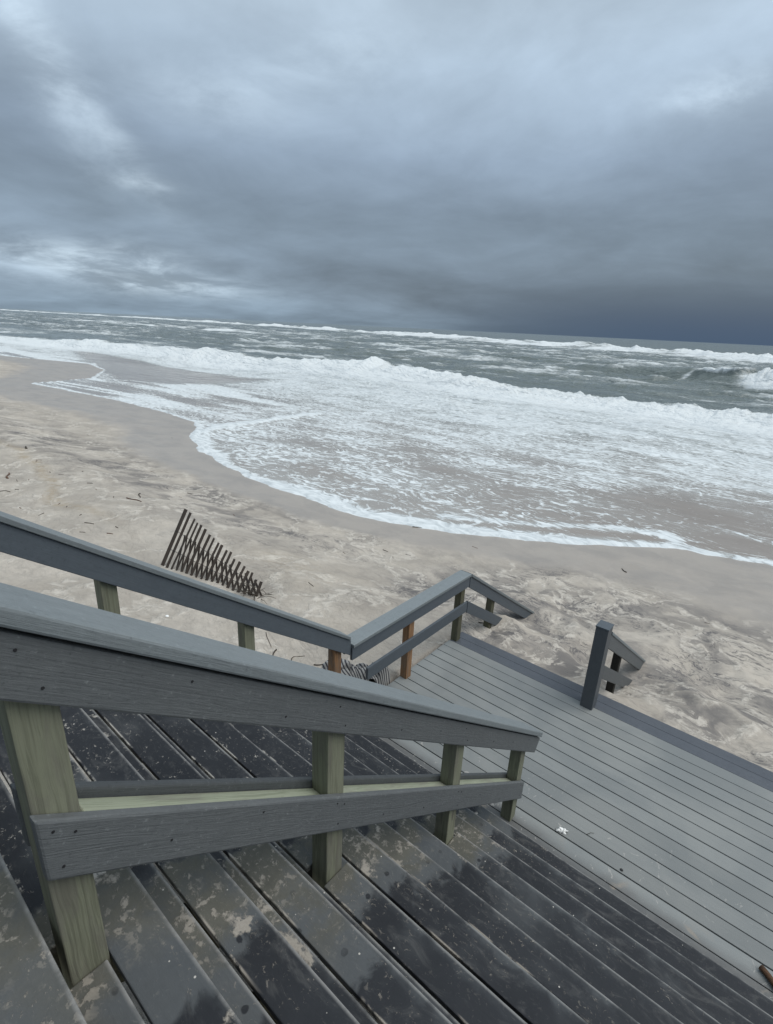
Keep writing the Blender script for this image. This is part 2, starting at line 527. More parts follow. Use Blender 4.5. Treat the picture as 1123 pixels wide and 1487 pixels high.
def build_sea():
    xs = axis_steps(-16000, 9000, -24, 4.0, 0.11, 0.013)
    # rows
    r = [8.3]
    while r[-1] < 26000:
        y = r[-1]
        r.append(y + max(0.085, 0.0064 * y if y < 400 else 0.025 * y))
    ys = np.array(r)
    X, Y = np.meshgrid(xs, ys)
    S = Y - yshore(X)
    zs = sand_z(X, Y)
    edge_w = 0.6 + 0.5 * fbm(X * .35, X * 0 + 8, 12, 3)
    sheet = np.where(S > 0, zs + 0.03 * (1 - np.exp(-np.maximum(S, 0) / .25)) + 0.035 * np.exp(-((S - .18) / .14) ** 2), zs + np.clip(S * .2, -.25, 0))
    n2 = fbm(X * .3, Y * .5, 14, 4)
    sheet = sheet + ss(S, 0.5, 3) * 0.035 * fbm(X * .5, Y * 1.2, 141, 4)
    # open sea
    SEA = -1.62
    swell = 0.22 * np.sin(Y * 0.33 + 2.2 * fbm(X * .03, Y * .03, 19, 3) * 3) * ss(Y, 50, 90)
    chop = 0.34 * fbm(X * .11, Y * .26, 23, 5, .55) * ss(Y, 20, 60) + 0.10 * fbm(X * .5, Y * .9, 24, 4) * ss(Y, 16, 40)
    wav = fbm(X * .22 + .5 * fbm(X * .1, Y * .1, 301, 2), Y * .55, 303, 5, .6)
    chop = chop + 0.55 * wav * ss(Y, 48, 75)
    chop = chop + 0.9 * (0.5 - np.abs(fbm(X * .035, Y * .10, 29, 4, .5))) * ss(Y, 60, 130) * 0.8
    sea = SEA + swell + chop
    foam = np.zeros_like(X)
    churn = np.zeros_like(X)

    def bore(yc, xc0, xc1, fade, h, front, back, lumps, sd, dens=1.0, width=1.0, lfreq=1.0):
        nonlocal sea, foam, churn
        k = ss(X, xc0 - fade, xc0 + fade) * (1 - ss(X, xc1 - fade, xc1 + fade))
        hh = h * k * (0.62 + 1.1 * np.abs(fbm(X * .07 * lfreq, X * 0 + sd, sd, 4)) + 1.5 * np.clip(fbm(X * .45 * lfreq, X * 0 + sd, sd + 9, 3) - .22, 0, 1))
        if dens >= 1 and sd == 101:
            brk = 0.45 + 0.75 * ss(fbm(X * .045, X * 0 + 5.5, 171, 3), -.30, .25)
            hh = hh * brk
        u = Y - yc
        shp = np.where(u < 0, np.exp(-(u / front) ** 2), np.exp(-(u / back) ** 2))
        lm = lumps * k * shp * (0.9 * np.abs(fbm(X * .8 * lfreq, Y * .9 * lfreq, sd + 3, 5, .62)) + .5 * fbm(X * .3 * lfreq, Y * .4 * lfreq, sd + 7, 3))
        sea = np.maximum(sea, sea * (1 - shp * k) + (SEA + hh) * shp * k) + lm
        fw_ = np.where(u < 0, np.exp(-(u / (front * 2.2 * width)) ** 4), np.exp(-(u / (back * .55 * width)) ** 4))
        foam = np.maximum(foam, k * fw_ * (dens if dens >= 1 else np.clip(dens + .8 * fbm(X * .06 * lfreq * 4, Y * .3 * lfreq * 2, sd + 21, 4), 0, 1)))
        churn = np.maximum(churn, k * fw_)

    bx = X[0]
    y_in = np.interp(bx, [-600, -170, -110, -66, -33, -12, 0, 60], [34, 37, 38, 45, 48, 47, 44.5, 43]) + 3.0 * fbm(bx * .05, bx * 0, 33, 4) + 0.9 * fbm(bx * .4, bx * 0, 35, 3)
    bore(y_in[None, :], -2000, 900, 30, 0.80, 3.4, 5.0, 0.55, 101)
    # plunging wave further out
    y_p = 90 + 4 * fbm(bx * .05, bx * 0, 37, 3) - 0.25 * np.clip(bx + 18, 0, 60)
    k0 = ss(X, -60, -12)
    u = Y - y_p[None, :]
    ridge = np.where(u < 0, np.exp(-(u / 3.2) ** 2), np.exp(-(u / 9.0) ** 2))
    sea = sea + 2.0 * k0 * ridge
    bore(y_p[None, :] - 2.5, -9.5, 400, 3.0, 2.3, 3.4, 3.0, 1.2, 121, 1.0, .8)
    kc = np.exp(-((X + 12.5) / 3.6) ** 2)
    lipn = np.exp(-(u / 1.3) ** 2) * kc
    YS = -1.5 * lipn * (1 + .3 * fbm(X * .8, Y * .8, 127, 3))
    sea = sea + 0.35 * kc * np.exp(-(u / 2.4) ** 2) + .35 * lipn * fbm(X * 1.3, Y * 1.3, 128, 3)
    foam = np.maximum(foam, np.clip(1.25 * lipn, 0, 1))
    churn = np.maximum(churn, lipn)
    edge = np.exp(-((X + 16.5 - .35 * (u + 2)) / .5) ** 2) * np.exp(-((u + 3) / 2.2) ** 2)
    foam = np.maximum(foam, .6 * edge)
    # outer bars
    y_o = np.interp(bx, [-4000, -900, -300, -157, -17, 300], [430, 430, 330, 265, 215, 200]) + 16 * fbm(bx * .012, bx * 0, 39, 4) + 3 * fbm(bx * .1, bx * 0, 40, 3)
    bore(y_o[None, :], -3000, 900, 10, 1.7, 7, 15, 1.4, 131, 0.74, 1.0, .25)
    y_q = 300 + 30 * fbm(bx * .008, bx * 0, 49, 4)
    bore(y_q[None, :], -260, -70, 30, 1.6, 6, 10, 0.9, 151, 0.66, .8, .25)
    y_r = 140 + 14 * fbm(bx * .015, bx * 0, 59, 4)
    bore(y_r[None, :], -420, -150, 60, 1.0, 4, 7, 0.6, 161, 0.6, .8, .4)
    # --- foam on the flats
    br = np.exp(-((X - 3.0) / 9.0) ** 2 - ((Y - 19.5) / 6.5) ** 2)
    flat = 0.36 + 0.12 * ss(Y, 13, 22) + 0.14 * ss(Y, 22, 38) + 0.20 * n2 - 0.24 * br
    flat = flat + 0.10 * np.exp(-((X + 17) / 7) ** 2) * (1 - ss(Y, 14, 20))
    left = ss(-X, 26, 34) * (1 - ss(Y, 24, 30))
    flat = flat * (1 - left) + left * (0.50 + 0.9 * fbm(X * .10, Y * .55, 71, 4))
    # wet bar laid bare between two washes
    bar = ss(-X, 41, 46) * ss(Y + 0.30 * (X + 46), 19.0, 21.5) * (1 - ss(Y + 0.02 * (X + 46), 33.5, 36)) * (1 - ss(-X, 90, 110))
    flat = flat * (1 - bar) + 0.04 * bar
    flat = np.clip(flat, 0.02, .93) * (1 - ss(Y - y_in[None, :], 1, 6))
    lipk = np.interp(X, [-80, -45, -30, -24, -20, -6, -4, -1, 4], [.75, .8, .7, .8, 1, 1, .85, .62, .6])
    lip = lipk * np.exp(-(np.maximum(S, 0) / np.maximum(edge_w * np.interp(X, [-80, -26, -21, -5, -3, 2], [.45, .5, 1.25, 1.2, .8, .5]), .12)) ** 2)
    # inner arcs: tongue of foam and the bore line running up the cusp
    def arc(pts, w, a):
        best = np.full(X.shape, 1e9)
        p = np.array(pts, float)
        for i in range(len(p) - 1):
            ax_, ay_ = p[i]
            ex, ey = p[i + 1] - p[i]
            tt = np.clip(((X - ax_) * ex + (Y - ay_) * ey) / (ex * ex + ey * ey), 0, 1)
            best = np.minimum(best, np.hypot(X - ax_ - tt * ex, Y - ay_ - tt * ey))
        best = best + 0.5 * w * fbm(X * 1.2, Y * 1.2, 81, 3)
        return a * np.exp(-(np.maximum(best, 0) / w) ** 2)

    a1 = arc([(-21.0, 12.4), (-22.0, 14.2), (-22.6, 16.8), (-23.6, 19.5), (-24.5, 22.5)], 0.55, 1.0)
    a2 = arc([(-7.2, 11.4), (-5.2, 12.9), (-3.4, 14.6), (-2.5, 15.0), (-2.0, 14.4)], 0.42, .62)
    a3 = arc([(-45, 14.6), (-36, 16.2), (-28, 16.6), (-23, 16.9)], 0.45, .7)
    a5 = arc([(-68.5, 27.3), (-58, 23.2), (-48.8, 18.9), (-47.6, 18.0), (-45.5, 21.0), (-41.2, 24.2), (-38.6, 28.4), (-38.5, 32.5)], 0.22, .75)
    a6 = arc([(-44, 13.9), (-34, 15.6), (-30.5, 16.2), (-26.5, 18.8), (-20, 22.6)], 0.35, .6)
    a4 = arc([(-13, 12.6), (-9, 13.4), (-5, 15.4), (-1, 17.0), (4, 17.2)], 0.5, .26)
    foam = np.maximum.reduce([foam, flat * ss(S, 0, .15), lip * (S > -.4), a1, a2, a3, a5 * (S > 0), a6 * (S > 0), np.maximum(flat, a4 * 1.3) * (S > 0)])
    off = ss(Y - y_in[None, :], 3, 9)
    streaks = np.clip(0.20 + 0.5 * fbm(X * .05, Y * .16, 83, 4), 0, .60) * off * (1 - ss(Y, 150, 420) * .85)
    streaks = np.clip(streaks + off * .26 * ss(wav, .15, .5) * (1 - ss(Y, 250, 700) * .8), 0, .8)
    foam = np.maximum(foam, streaks)
    bl = ss(S, 7, 26) * (1 - 0.0)
    Z = sheet * (1 - bl) + sea * bl
    Z = np.where(S > 0.5, np.maximum(Z, zs + 0.02), Z) + 0.10 * a1 * ss(S, 0, 1)
    deep = ss(Y - np.interp(X, [-60, -20, 0, 6], [10, 10, 14, 16]), 6, 34) * (1 - .9 * bar)
    o = grid_object('sea', X, Y + YS, Z, sea_material(), {'foam': np.clip(foam, 0, 1), 'deep': deep, 'churn': churn})
    o['kind'] = 'structure'
    return o


build_sea()


# ------------------------------------------------------------------ carpentry helpers
def link(o, parent=None):
    COL.objects.link(o)
    if parent is not None:
        o.parent = parent
    return o


def thing(name, label, cat, loc=(0, 0, 0), group=None):
    o = bpy.data.objects.new(name, None)
    o.empty_display_size = 0.1
    COL.objects.link(o)
    o.location = loc
    o['label'] = label
    o['category'] = cat
    if group:
        o['group'] = group
    return o


def tag(o, label, cat, group=None):
    o['label'] = label
    o['category'] = cat
    if group:
        o['group'] = group
    return o


def box_mesh(name, L, W, T, mat, bev=0.004, skew=0.0, seg=2):
    """box along local X; skew shears the ends (plumb cuts)"""
    bm = bmesh.new()
    bmesh.ops.create_cube(bm, size=1.0)
    for v in bm.verts:
        v.co = Vector((v.co.x * L + v.co.z * T * skew, v.co.y * W, v.co.z * T))
    if bev:
        bmesh.ops.bevel(bm, geom=list(bm.edges), offset=bev, segments=seg, affect='EDGES', profile=0.5)
    me = bpy.data.meshes.new(name)
    bm.to_mesh(me)
    bm.free()
    for p in me.polygons:
        p.use_smooth = False
    me.materials.append(mat)
    return me


def place(name, me, mat4, parent):
    o = bpy.data.objects.new(name, me)
    COL.objects.link(o)
    o.parent = parent
    pl = parent.location if parent is not None and parent.parent is None else None
    if parent is not None:
        o.matrix_local = PM[parent].inverted() @ mat4
        PM[o] = mat4
    else:
        o.matrix_world = mat4
        PM[o] = mat4
    return o


PM = {}


def root(name, label, cat, loc, group=None):
    o = thing(name, label, cat, loc, group)
    PM[o] = Matrix.Translation(Vector(loc))
    return o


def beam(name, p0, p1, W, T, mat, parent, bev=0.004, plumb=False, roll=0.0):
    """plank from p0 to p1 (centre line); W is the horizontal thickness, T the depth across the slope"""
    p0 = Vector(p0)
    p1 = Vector(p1)
    ax = (p1 - p0)
    L = ax.length
    ax.normalize()
    side = Vector((0, 0, 1)).cross(ax).normalized()
    up = ax.cross(side)
    m4 = Matrix((
        (ax.x, side.x, up.x, 0), (ax.y, side.y, up.y, 0), (ax.z, side.z, up.z, 0), (0, 0, 0, 1)))
    m4 = Matrix.Translation((p0 + p1) / 2) @ m4
    if roll:
        m4 = m4 @ Matrix.Rotation(roll, 4, 'X')
    sk = 0.0
    if plumb:
        s = math.asin(max(-1, min(1, ax.z)))
        sk = math.tan(s)
    me = box_mesh(name, L, W, T, mat, bev, sk)
    return place(name, me, m4, parent)


def upright(name, x0, x1, y0, y1, z0, z1, mat, parent, bev=0.005, rz=0.0, lean=(0, 0)):
    me = box_mesh(name, z1 - z0, y1 - y0, x1 - x0, mat, bev)
    base = Matrix(((0, 0, 1, 0), (0, 1, 0, 0), (-1, 0, 0, 0), (0, 0, 0, 1))).inverted()
    # local X -> world Z
    base = Matrix(((0, 0, -1, 0), (0, 1, 0, 0), (1, 0, 0, 0), (0, 0, 0, 1)))
    m4 = Matrix.Translation(((x0 + x1) / 2, (y0 + y1) / 2, (z0 + z1) / 2)) @ Matrix.Rotation(rz, 4, 'Z') @ Euler((lean[0], lean[1], 0)).to_matrix().to_4x4() @ base
    return place(name, me, m4, parent)


# ------------------------------------------------------------------ board materials
def composite(name, c0, c1, rough=0.6, grain=0.5, dust=0.25):
    m, t, b = material(name)
    O = t.obj()
    P = t.pos()
    r = t.rand()
    off = t.comb(t.math('MULTIPLY', r, 37.0), t.math('MULTIPLY', r, 11.0), 0.0)
    G = t.vmath('ADD', O, off)
    g1, _ = t.noise(t.mul3(G, (1.6, 30, 30)), 2.0, 6, 0.65, 1.6)
    g2, _ = t.noise(t.mul3(G, (6, 60, 60)), 3.0, 3, 0.6, 0.4)
    n1, _ = t.noise(P, 2.3, 5, 0.6, 0.5)
    n2, _ = t.noise(P, 55, 3, 0.7)
    c = t.mix(n1, c0, c1)
    c = t.mix(t.math('MULTIPLY', t.sstep(g1, 0.42, 0.70), 0.20), c, tuple(v * 0.60 for v in c0))
    n4, _ = t.noise(P, 17, 5, 0.65, 0.4)
    mot = t.math('ADD', 0.78, t.math('MULTIPLY', t.math('ADD', t.math('MULTIPLY', n4, .6), t.math('MULTIPLY', n2, .4)), 0.44))
    c = t.vmath('MULTIPLY', c, t.comb(mot, mot, mot))
    c = t.mix(t.math('MULTIPLY', t.sstep(n2, 0.60, 0.76), dust), c, tuple(min(1, v * 1.9) for v in c1))
    c = t.mix(t.math('MULTIPLY', t.sstep(n2, 0.40, 0.25), 0.5), c, tuple(v * 0.55 for v in c0))
    sc = t.math('ADD', 0.90, t.math('MULTIPLY', r, 0.2))
    c = t.vmath('MULTIPLY', c, t.comb(sc, sc, sc))
    t.put(b.inputs['Base Color'], c)
    t.put(b.inputs['Roughness'], t.math('ADD', rough - .12, t.math('MULTIPLY', n1, 0.25)))
    t.put(b.inputs['Specular IOR Level'], 0.35)
    h = t.math('ADD', t.math('MULTIPLY', g1, 1.0), t.math('ADD', t.math('MULTIPLY', g2, 0.5), t.math('MULTIPLY', n2, 0.5)))
    t.put(b.inputs['Normal'], t.bump(h, grain, 0.003))
    return m


def lumber(name, c0, c1, dark, wet_z=None):
    m, t, b = material(name)
    O = t.obj()
    P = t.pos()
    r = t.rand()
    off = t.comb(t.math('MULTIPLY', r, 17.0), t.math('MULTIPLY', r, 5.0), t.math('MULTIPLY', r, 3.0))
    G = t.vmath('ADD', O, off)
    wv, wc = t.noise(t.mul3(G, (1.2, 4, 4)), 1.6, 3, 0.5)
    W = t.vmath('ADD', G, t.mul3(t.vmath('SUBTRACT', wc, (0.5, 0.5, 0.5)), (0.0, 0.05, 0.05)))
    g1, _ = t.noise(t.mul3(W, (1.0, 45, 45)), 1.5, 5, 0.6, 0.9)
    g2, _ = t.noise(t.mul3(W, (2.5, 120, 120)), 2.0, 3, 0.6, 0.2)
    n1, _ = t.noise(P, 4.0, 4, 0.6)
    kn = t.voro(t.mul3(G, (1.0, 4.0, 4.0)), 2.2)
    c = t.mix(n1, c0, c1)
    c = t.mix(t.math('MULTIPLY', t.sstep(g1, 0.44, 0.68), 0.50), c, dark)
    c = t.mix(t.math('MULTIPLY', t.sstep(g2, 0.5, 0.7), 0.3), c, dark)
    c = t.mix(t.sstep(kn, 0.11, 0.07, 0, 0.7), c, dark)
    st, _ = t.noise(t.mul3(G, (2.0, 9.0, 9.0)), 1.7, 5, 0.6, 0.6)
    gy = sum(c1) / 3
    c = t.mix(t.sstep(st, 0.46, 0.66, 0.0, 0.55), c, (gy * 0.62, gy * 0.58, gy * 0.50))
    t.put(b.inputs['Base Color'], c)
    t.put(b.inputs['Roughness'], 0.78)
    t.put(b.inputs['Specular IOR Level'], 0.25)
    t.put(b.inputs['Normal'], t.bump(t.math('ADD', g1, t.math('MULTIPLY', g2, 0.6)), 0.5, 0.004))
    return m


def tread_material():
    """dark composite steps: wet patches, dried grey film with silt by the rail, blown sand, grit"""
    m, t, b = material('tread_composite')
    O = t.obj()
    P = t.pos()
    r = t.rand()
    x, y, z = t.sep(P)
    ox, oy, oz = t.sep(O)
    off = t.comb(t.math('MULTIPLY', r, 31.0), t.math('MULTIPLY', r, 7.0), 0.0)
    G = t.vmath('ADD', P, off)
    n1, _ = t.noise(G, 2.2, 5, 0.55, 0.6)
    n2, _ = t.noise(G, 9.0, 6, 0.62, 0.7)
    n3, _ = t.noise(t.mul3(G, (0.8, 1.0, 1.0)), 58.0, 5, 0.72, 0.6)
    n4, _ = t.noise(P, 140.0, 2, 0.6)
    grain, _ = t.noise(t.mul3(t.vmath('ADD', O, off), (2, 40, 40)), 2.0, 5, 0.65, 1.0)
    wetc = t.mix(n1, (0.0155, 0.0175, 0.0215), (0.032, 0.035, 0.040))
    dryc = t.mix(n1, (0.066, 0.074, 0.081), (0.108, 0.115, 0.118))
    siltc = t.mix(t.math('ADD', t.math('MULTIPLY', n2, .5), t.math('MULTIPLY', n3, .5)), (0.045, 0.045, 0.034), (0.165, 0.157, 0.128))
    # dry band beside the middle rail (sheltered), wet beyond with a soaked outline
    lim = t.math('ADD', -0.86, t.math('MULTIPLY', t.math('SUBTRACT', y, 0.6), -0.03))
    lim = t.math('ADD', lim, t.math('MULTIPLY', t.math('SUBTRACT', t.noise(t.vmath('ADD', off, t.mul3(P, (1, .35, 1))), 1.4, 3, 0.55)[0], 0.5), 1.0))
    e = t.math('SUBTRACT', x, lim)
    e = t.math('ADD', e, t.math('MULTIPLY', t.math('SUBTRACT', n2, 0.5), 0.34))
    right_wet = t.sstep(t.math('ADD', e, t.math('MULTIPLY', t.math('SUBTRACT', n3, 0.5), 0.06)), -0.03, 0.05)
    dribble = t.math('MULTIPLY', t.sstep(t.math('ADD', t.voro(t.vmath('ADD', P, t.mul3(off, (.1, .1, 0))), 13.0), t.math('MULTIPLY', t.math('SUBTRACT', n2, 0.5), 0.5)), 0.17, 0.12), t.sstep(e, -0.22, -0.05))
    right_wet = t.math('MAXIMUM', right_wet, dribble)
    left_wet = t.sstep(t.math('ADD', x, t.math('MULTIPLY', t.math('SUBTRACT', n2, 0.5), 0.25)), -1.30, -1.36)
    wetm = t.math('MAXIMUM', right_wet, left_wet)
    # some of the wet has already dried in soft clouds, most along the nosing
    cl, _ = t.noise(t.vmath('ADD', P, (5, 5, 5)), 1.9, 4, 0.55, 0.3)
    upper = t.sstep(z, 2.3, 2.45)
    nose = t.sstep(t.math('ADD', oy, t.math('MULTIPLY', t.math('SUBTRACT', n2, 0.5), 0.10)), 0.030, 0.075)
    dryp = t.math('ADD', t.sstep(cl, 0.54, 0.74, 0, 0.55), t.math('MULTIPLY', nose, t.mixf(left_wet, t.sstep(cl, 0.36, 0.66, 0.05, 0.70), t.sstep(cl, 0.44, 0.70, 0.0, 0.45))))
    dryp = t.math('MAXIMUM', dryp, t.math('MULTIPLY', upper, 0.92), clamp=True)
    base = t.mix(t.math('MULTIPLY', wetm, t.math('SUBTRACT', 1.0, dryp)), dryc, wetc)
    mot = t.math('ADD', 0.70, t.math('MULTIPLY', t.math('ADD', t.math('MULTIPLY', n3, .6), t.math('MULTIPLY', n2, .4)), 0.6))
    base = t.vmath('MULTIPLY', base, t.comb(mot, mot, mot))
    # faint smears of dried silt over the wet
    sm, _ = t.noise(t.mul3(G, (1.0, 2.2, 1.0)), 5.0, 7, 0.68, 1.4)
    base = t.mix(t.math('MULTIPLY', t.sstep(sm, 0.50, 0.72), 0.30), base, (0.150, 0.150, 0.145))
    # silt spread on the dry part
    sf = t.math('MULTIPLY', t.math('MULTIPLY', t.sstep(e, -0.05, -0.19), t.math('SUBTRACT', 1.0, left_wet)), t.sstep(t.math('ADD', n1, t.math('MULTIPLY', n2, 0.4)), 0.52, 0.76))
    sf = t.math('MAXIMUM', sf, t.math('MULTIPLY', upper, t.sstep(n1, 0.45, 0.65, 0, .6)))
    base = t.mix(t.math('MULTIPLY', sf, 0.8), base, siltc)
    # blown sand patches
    sp, _ = t.noise(t.vmath('ADD', G, (2.0, 9.0, 0)), 3.4, 6, 0.60, 0.5)
    near = t.sstep(t.math('ABSOLUTE', t.math('SUBTRACT', x, -1.02)), 0.75, 0.10)
    thr = t.math('SUBTRACT', 0.735, t.math('MULTIPLY', near, 0.135))
    thr = t.math('SUBTRACT', thr, t.math('MULTIPLY', left_wet, 0.095))
    spn = t.math('ADD', sp, t.math('MULTIPLY', t.math('SUBTRACT', n3, 0.5), 0.16))
    sandm = t.sstep(spn, thr, t.math('ADD', thr, 0.05))
    fleck = t.math('MULTIPLY', t.sstep(n3, 0.57, 0.65), t.sstep(t.math('ADD', n2, t.math('MULTIPLY', near, 0.03)), 0.50, 0.60))
    fleck = t.math('MULTIPLY', fleck, t.mixf(left_wet, t.sstep(cl, 0.46, 0.66, 0.08, 0.6), 0.95))
    sandm = t.math('MAXIMUM', sandm, fleck)
    n5, _ = t.noise(G, 26.0, 5, 0.62, 0.2)
    speck = t.math('MULTIPLY', t.sstep(n5, 0.54, 0.61), t.math('MULTIPLY', sf, t.sstep(n2, 0.40, 0.56)))
    sandm = t.math('MAXIMUM', sandm, t.math('MULTIPLY', speck, 0.85))
    seam = t.math('MULTIPLY', t.sstep(oy, -0.060, -0.067), t.sstep(n1, 0.50, 0.56))
    sandm = t.math('MAXIMUM', sandm, t.math('MULTIPLY', seam, t.sstep(n2, 0.42, 0.52)))
    fine = t.math('MULTIPLY', t.sstep(n3, 0.60, 0.645), t.sstep(n1, t.math('SUBTRACT', 0.60, t.math('MULTIPLY', near, 0.22)), 0.72, 0.10, 0.9))
    sandm = t.math('MAXIMUM', sandm, fine)
    sandc = t.mix(n4, (0.26, 0.235, 0.20), (0.40, 0.37, 0.325))
    sandc = t.mix(t.math('MULTIPLY', left_wet, 0.6), sandc, (0.46, 0.45, 0.42))
    base = t.mix(t.math('MULTIPLY', sandm, 0.88), base, sandc)
    # worn pale arris at the nosing
    arr = t.math('MULTIPLY', t.sstep(oy, 0.057, 0.068), t.sstep(n2, 0.32, 0.60, 0.15, 0.8))
    base = t.mix(arr, base, (0.27, 0.268, 0.26))
    # shell grit
    gr = t.sstep(t.voro(G, 13.0), 0.052, 0.036)
    base = t.mix(t.math('MULTIPLY', gr, 0.85), base, (0.52, 0.50, 0.46))
    t.put(b.inputs['Base Color'], base)
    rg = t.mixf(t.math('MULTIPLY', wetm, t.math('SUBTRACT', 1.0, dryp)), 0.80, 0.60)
    rg = t.math('ADD', rg, t.math('MULTIPLY', t.math('SUBTRACT', n3, 0.5), 0.3))
    t.put(b.inputs['Roughness'], t.mixf(sandm, rg, 0.95))
    t.put(b.inputs['Specular IOR Level'], 0.18)
    h = t.math('ADD', t.math('MULTIPLY', sandm, 1.2), t.math('ADD', t.math('MULTIPLY', grain, 0.5), t.math('MULTIPLY', n3, 0.6)))
    t.put(b.inputs['Normal'], t.bump(h, 0.6, 0.003))
    return m


def deck_material():
    m, t, b = material('deck_composite')
    O = t.obj()
    P = t.pos()
    r = t.rand()
    x, y, z = t.sep(P)
    off = t.comb(t.math('MULTIPLY', r, 31.0), t.math('MULTIPLY', r, 7.0), 0.0)
    g1, _ = t.noise(t.mul3(t.vmath('ADD', O, off), (1.6, 40, 40)), 1.8, 5, 0.6, 1.0)
    n1, _ = t.noise(P, 1.1, 5, 0.6, 0.4)
    n2, _ = t.noise(P, 11, 5, 0.65, 0.8)
    n3, _ = t.noise(P, 70, 3, 0.7)
    c = t.mix(t.sstep(n1, 0.35, 0.65), (0.165, 0.176, 0.175), (0.212, 0.220, 0.213))
    c = t.mix(t.math('MULTIPLY', t.sstep(g1, 0.45, 0.70), 0.22), c, (0.125, 0.140, 0.144))
    c = t.mix(t.math('MULTIPLY', t.sstep(n3, 0.60, 0.78), 0.3), c, (0.26, 0.26, 0.24))
    sc = t.math('ADD', 0.88, t.math('MULTIPLY', r, 0.22))
    c = t.vmath('MULTIPLY', c, t.comb(sc, sc, sc))
    # dirt drift along the foot of the stairs
    dd = t.math('ADD', t.math('SUBTRACT', 3.30, y), t.math('MULTIPLY', t.math('SUBTRACT', n1, 0.5), 0.35))
    dirt = t.sstep(dd, -0.05, 0.10)
    c = t.mix(t.math('MULTIPLY', dirt, 0.85), c, t.mix(n2, (0.05, 0.055, 0.062), (0.125, 0.12, 0.112)))
    # pale dried sand drips
    dr, _ = t.noise(t.mul3(P, (3.0, 2.0, 1.0)), 3.0, 4, 0.55, 2.2)
    spot = t.math('MULTIPLY', t.sstep(dr, 0.645, 0.69), t.sstep(y, 4.05, 3.45))
    c = t.mix(t.math('MULTIPLY', spot, 0.8), c, (0.33, 0.32, 0.30))
    sp, _ = t.noise(t.vmath('ADD', P, (4, 1, 0)), 2.1, 5, 0.6, 0.6)
    drift = t.math('MULTIPLY', t.sstep(sp, 0.56, 0.64), t.sstep(y, 3.42, 3.20))
    c = t.mix(t.math('MULTIPLY', drift, 0.9), c, (0.26, 0.225, 0.185))
    t.put(b.inputs['Base Color'], c)
    t.put(b.inputs['Roughness'], t.math('ADD', 0.42, t.math('MULTIPLY', n1, 0.3)))
    t.put(b.inputs['Specular IOR Level'], 0.4)
    t.put(b.inputs['Normal'], t.bump(t.math('ADD', g1, t.math('MULTIPLY', n3, 0.5)), 0.35, 0.002))
    return m


MAT_TREAD = tread_material()
MAT_DECK = deck_material()
MAT_EDGE = composite('border_composite', (0.056, 0.064, 0.078), (0.082, 0.091, 0.105), 0.5)
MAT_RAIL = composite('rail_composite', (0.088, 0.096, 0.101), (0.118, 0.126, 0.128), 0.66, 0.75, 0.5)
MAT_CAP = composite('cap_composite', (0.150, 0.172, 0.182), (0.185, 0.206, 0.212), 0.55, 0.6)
MAT_FARRAIL = composite('smooth_rail_composite', (0.075, 0.090, 0.105), (0.090, 0.106, 0.122), 0.55, 0.3, 0.1)
MAT_CLAD = composite('cladding_composite', (0.070, 0.078, 0.088), (0.090, 0.098, 0.105), 0.55, 0.3, 0.15)
MAT_PT = lumber('treated_pine', (0.165, 0.175, 0.122), (0.240, 0.243, 0.178), (0.070, 0.073, 0.050))
MAT_PTL = lumber('pale_treated_pine', (0.30, 0.33, 0.24), (0.39, 0.41, 0.31), (0.16, 0.18, 0.12))
MAT_ORANGE = lumber('tan_pine', (0.23, 0.125, 0.062), (0.31, 0.185, 0.10), (0.075, 0.036, 0.018))
MAT_ROT = lumber('weathered_pine', (0.085, 0.085, 0.055), (0.125, 0.118, 0.075), (0.028, 0.027, 0.02))
MAT_BLACKPOST = lumber('soaked_and_gap_dark_pine', (0.022, 0.021, 0.018), (0.035, 0.032, 0.026), (0.010, 0.010, 0.009))  # soaked beach post; also the near-black of the added boards behind tread gaps

m_, t_, b_ = material('screw_head')
b_.inputs['Base Color'].default_value = (0.012, 0.012, 0.014, 1)
b_.inputs['Roughness'].default_value = 0.6
MAT_SCREW = m_

# ------------------------------------------------------------------ staircase
R_, RUN, Y0 = 0.2013, 0.261, 3.28
TN = R_ / RUN
SX0, SX1 = -2.99, 1.75
BW = 0.1395
TH = 0.026


def rail_x(y):           # middle rail runs very slightly off square
    return -1.0707 - 0.0217 * y


POSTS = [(0.177, 11), (1.071, 8), (2.107, 4), (3.205, 0)]
stairs = root('beach_staircase', 'broad flight of dark grey composite steps, wet and sandy, going down to the deck', 'staircase', (-0.6, 1.4, 0))
_tread_cache = {}


def tread_piece(x0, x1, yb, z, dy=0.0):
    L = round(x1 - x0, 4)
    key = L
    if key not in _tread_cache:
        _tread_cache[key] = box_mesh('tread_board', L, BW, TH, MAT_TREAD, 0.0035)
    m4 = Matrix.Translation(((x0 + x1) / 2, yb + BW / 2, z - TH / 2)) @ Matrix.Rotation(random.uniform(-.0006, .0006), 4, 'Z') @ Matrix.Rotation(random.uniform(-.004, .004), 4, 'X')
    place('tread_board', _tread_cache[key], m4, stairs)


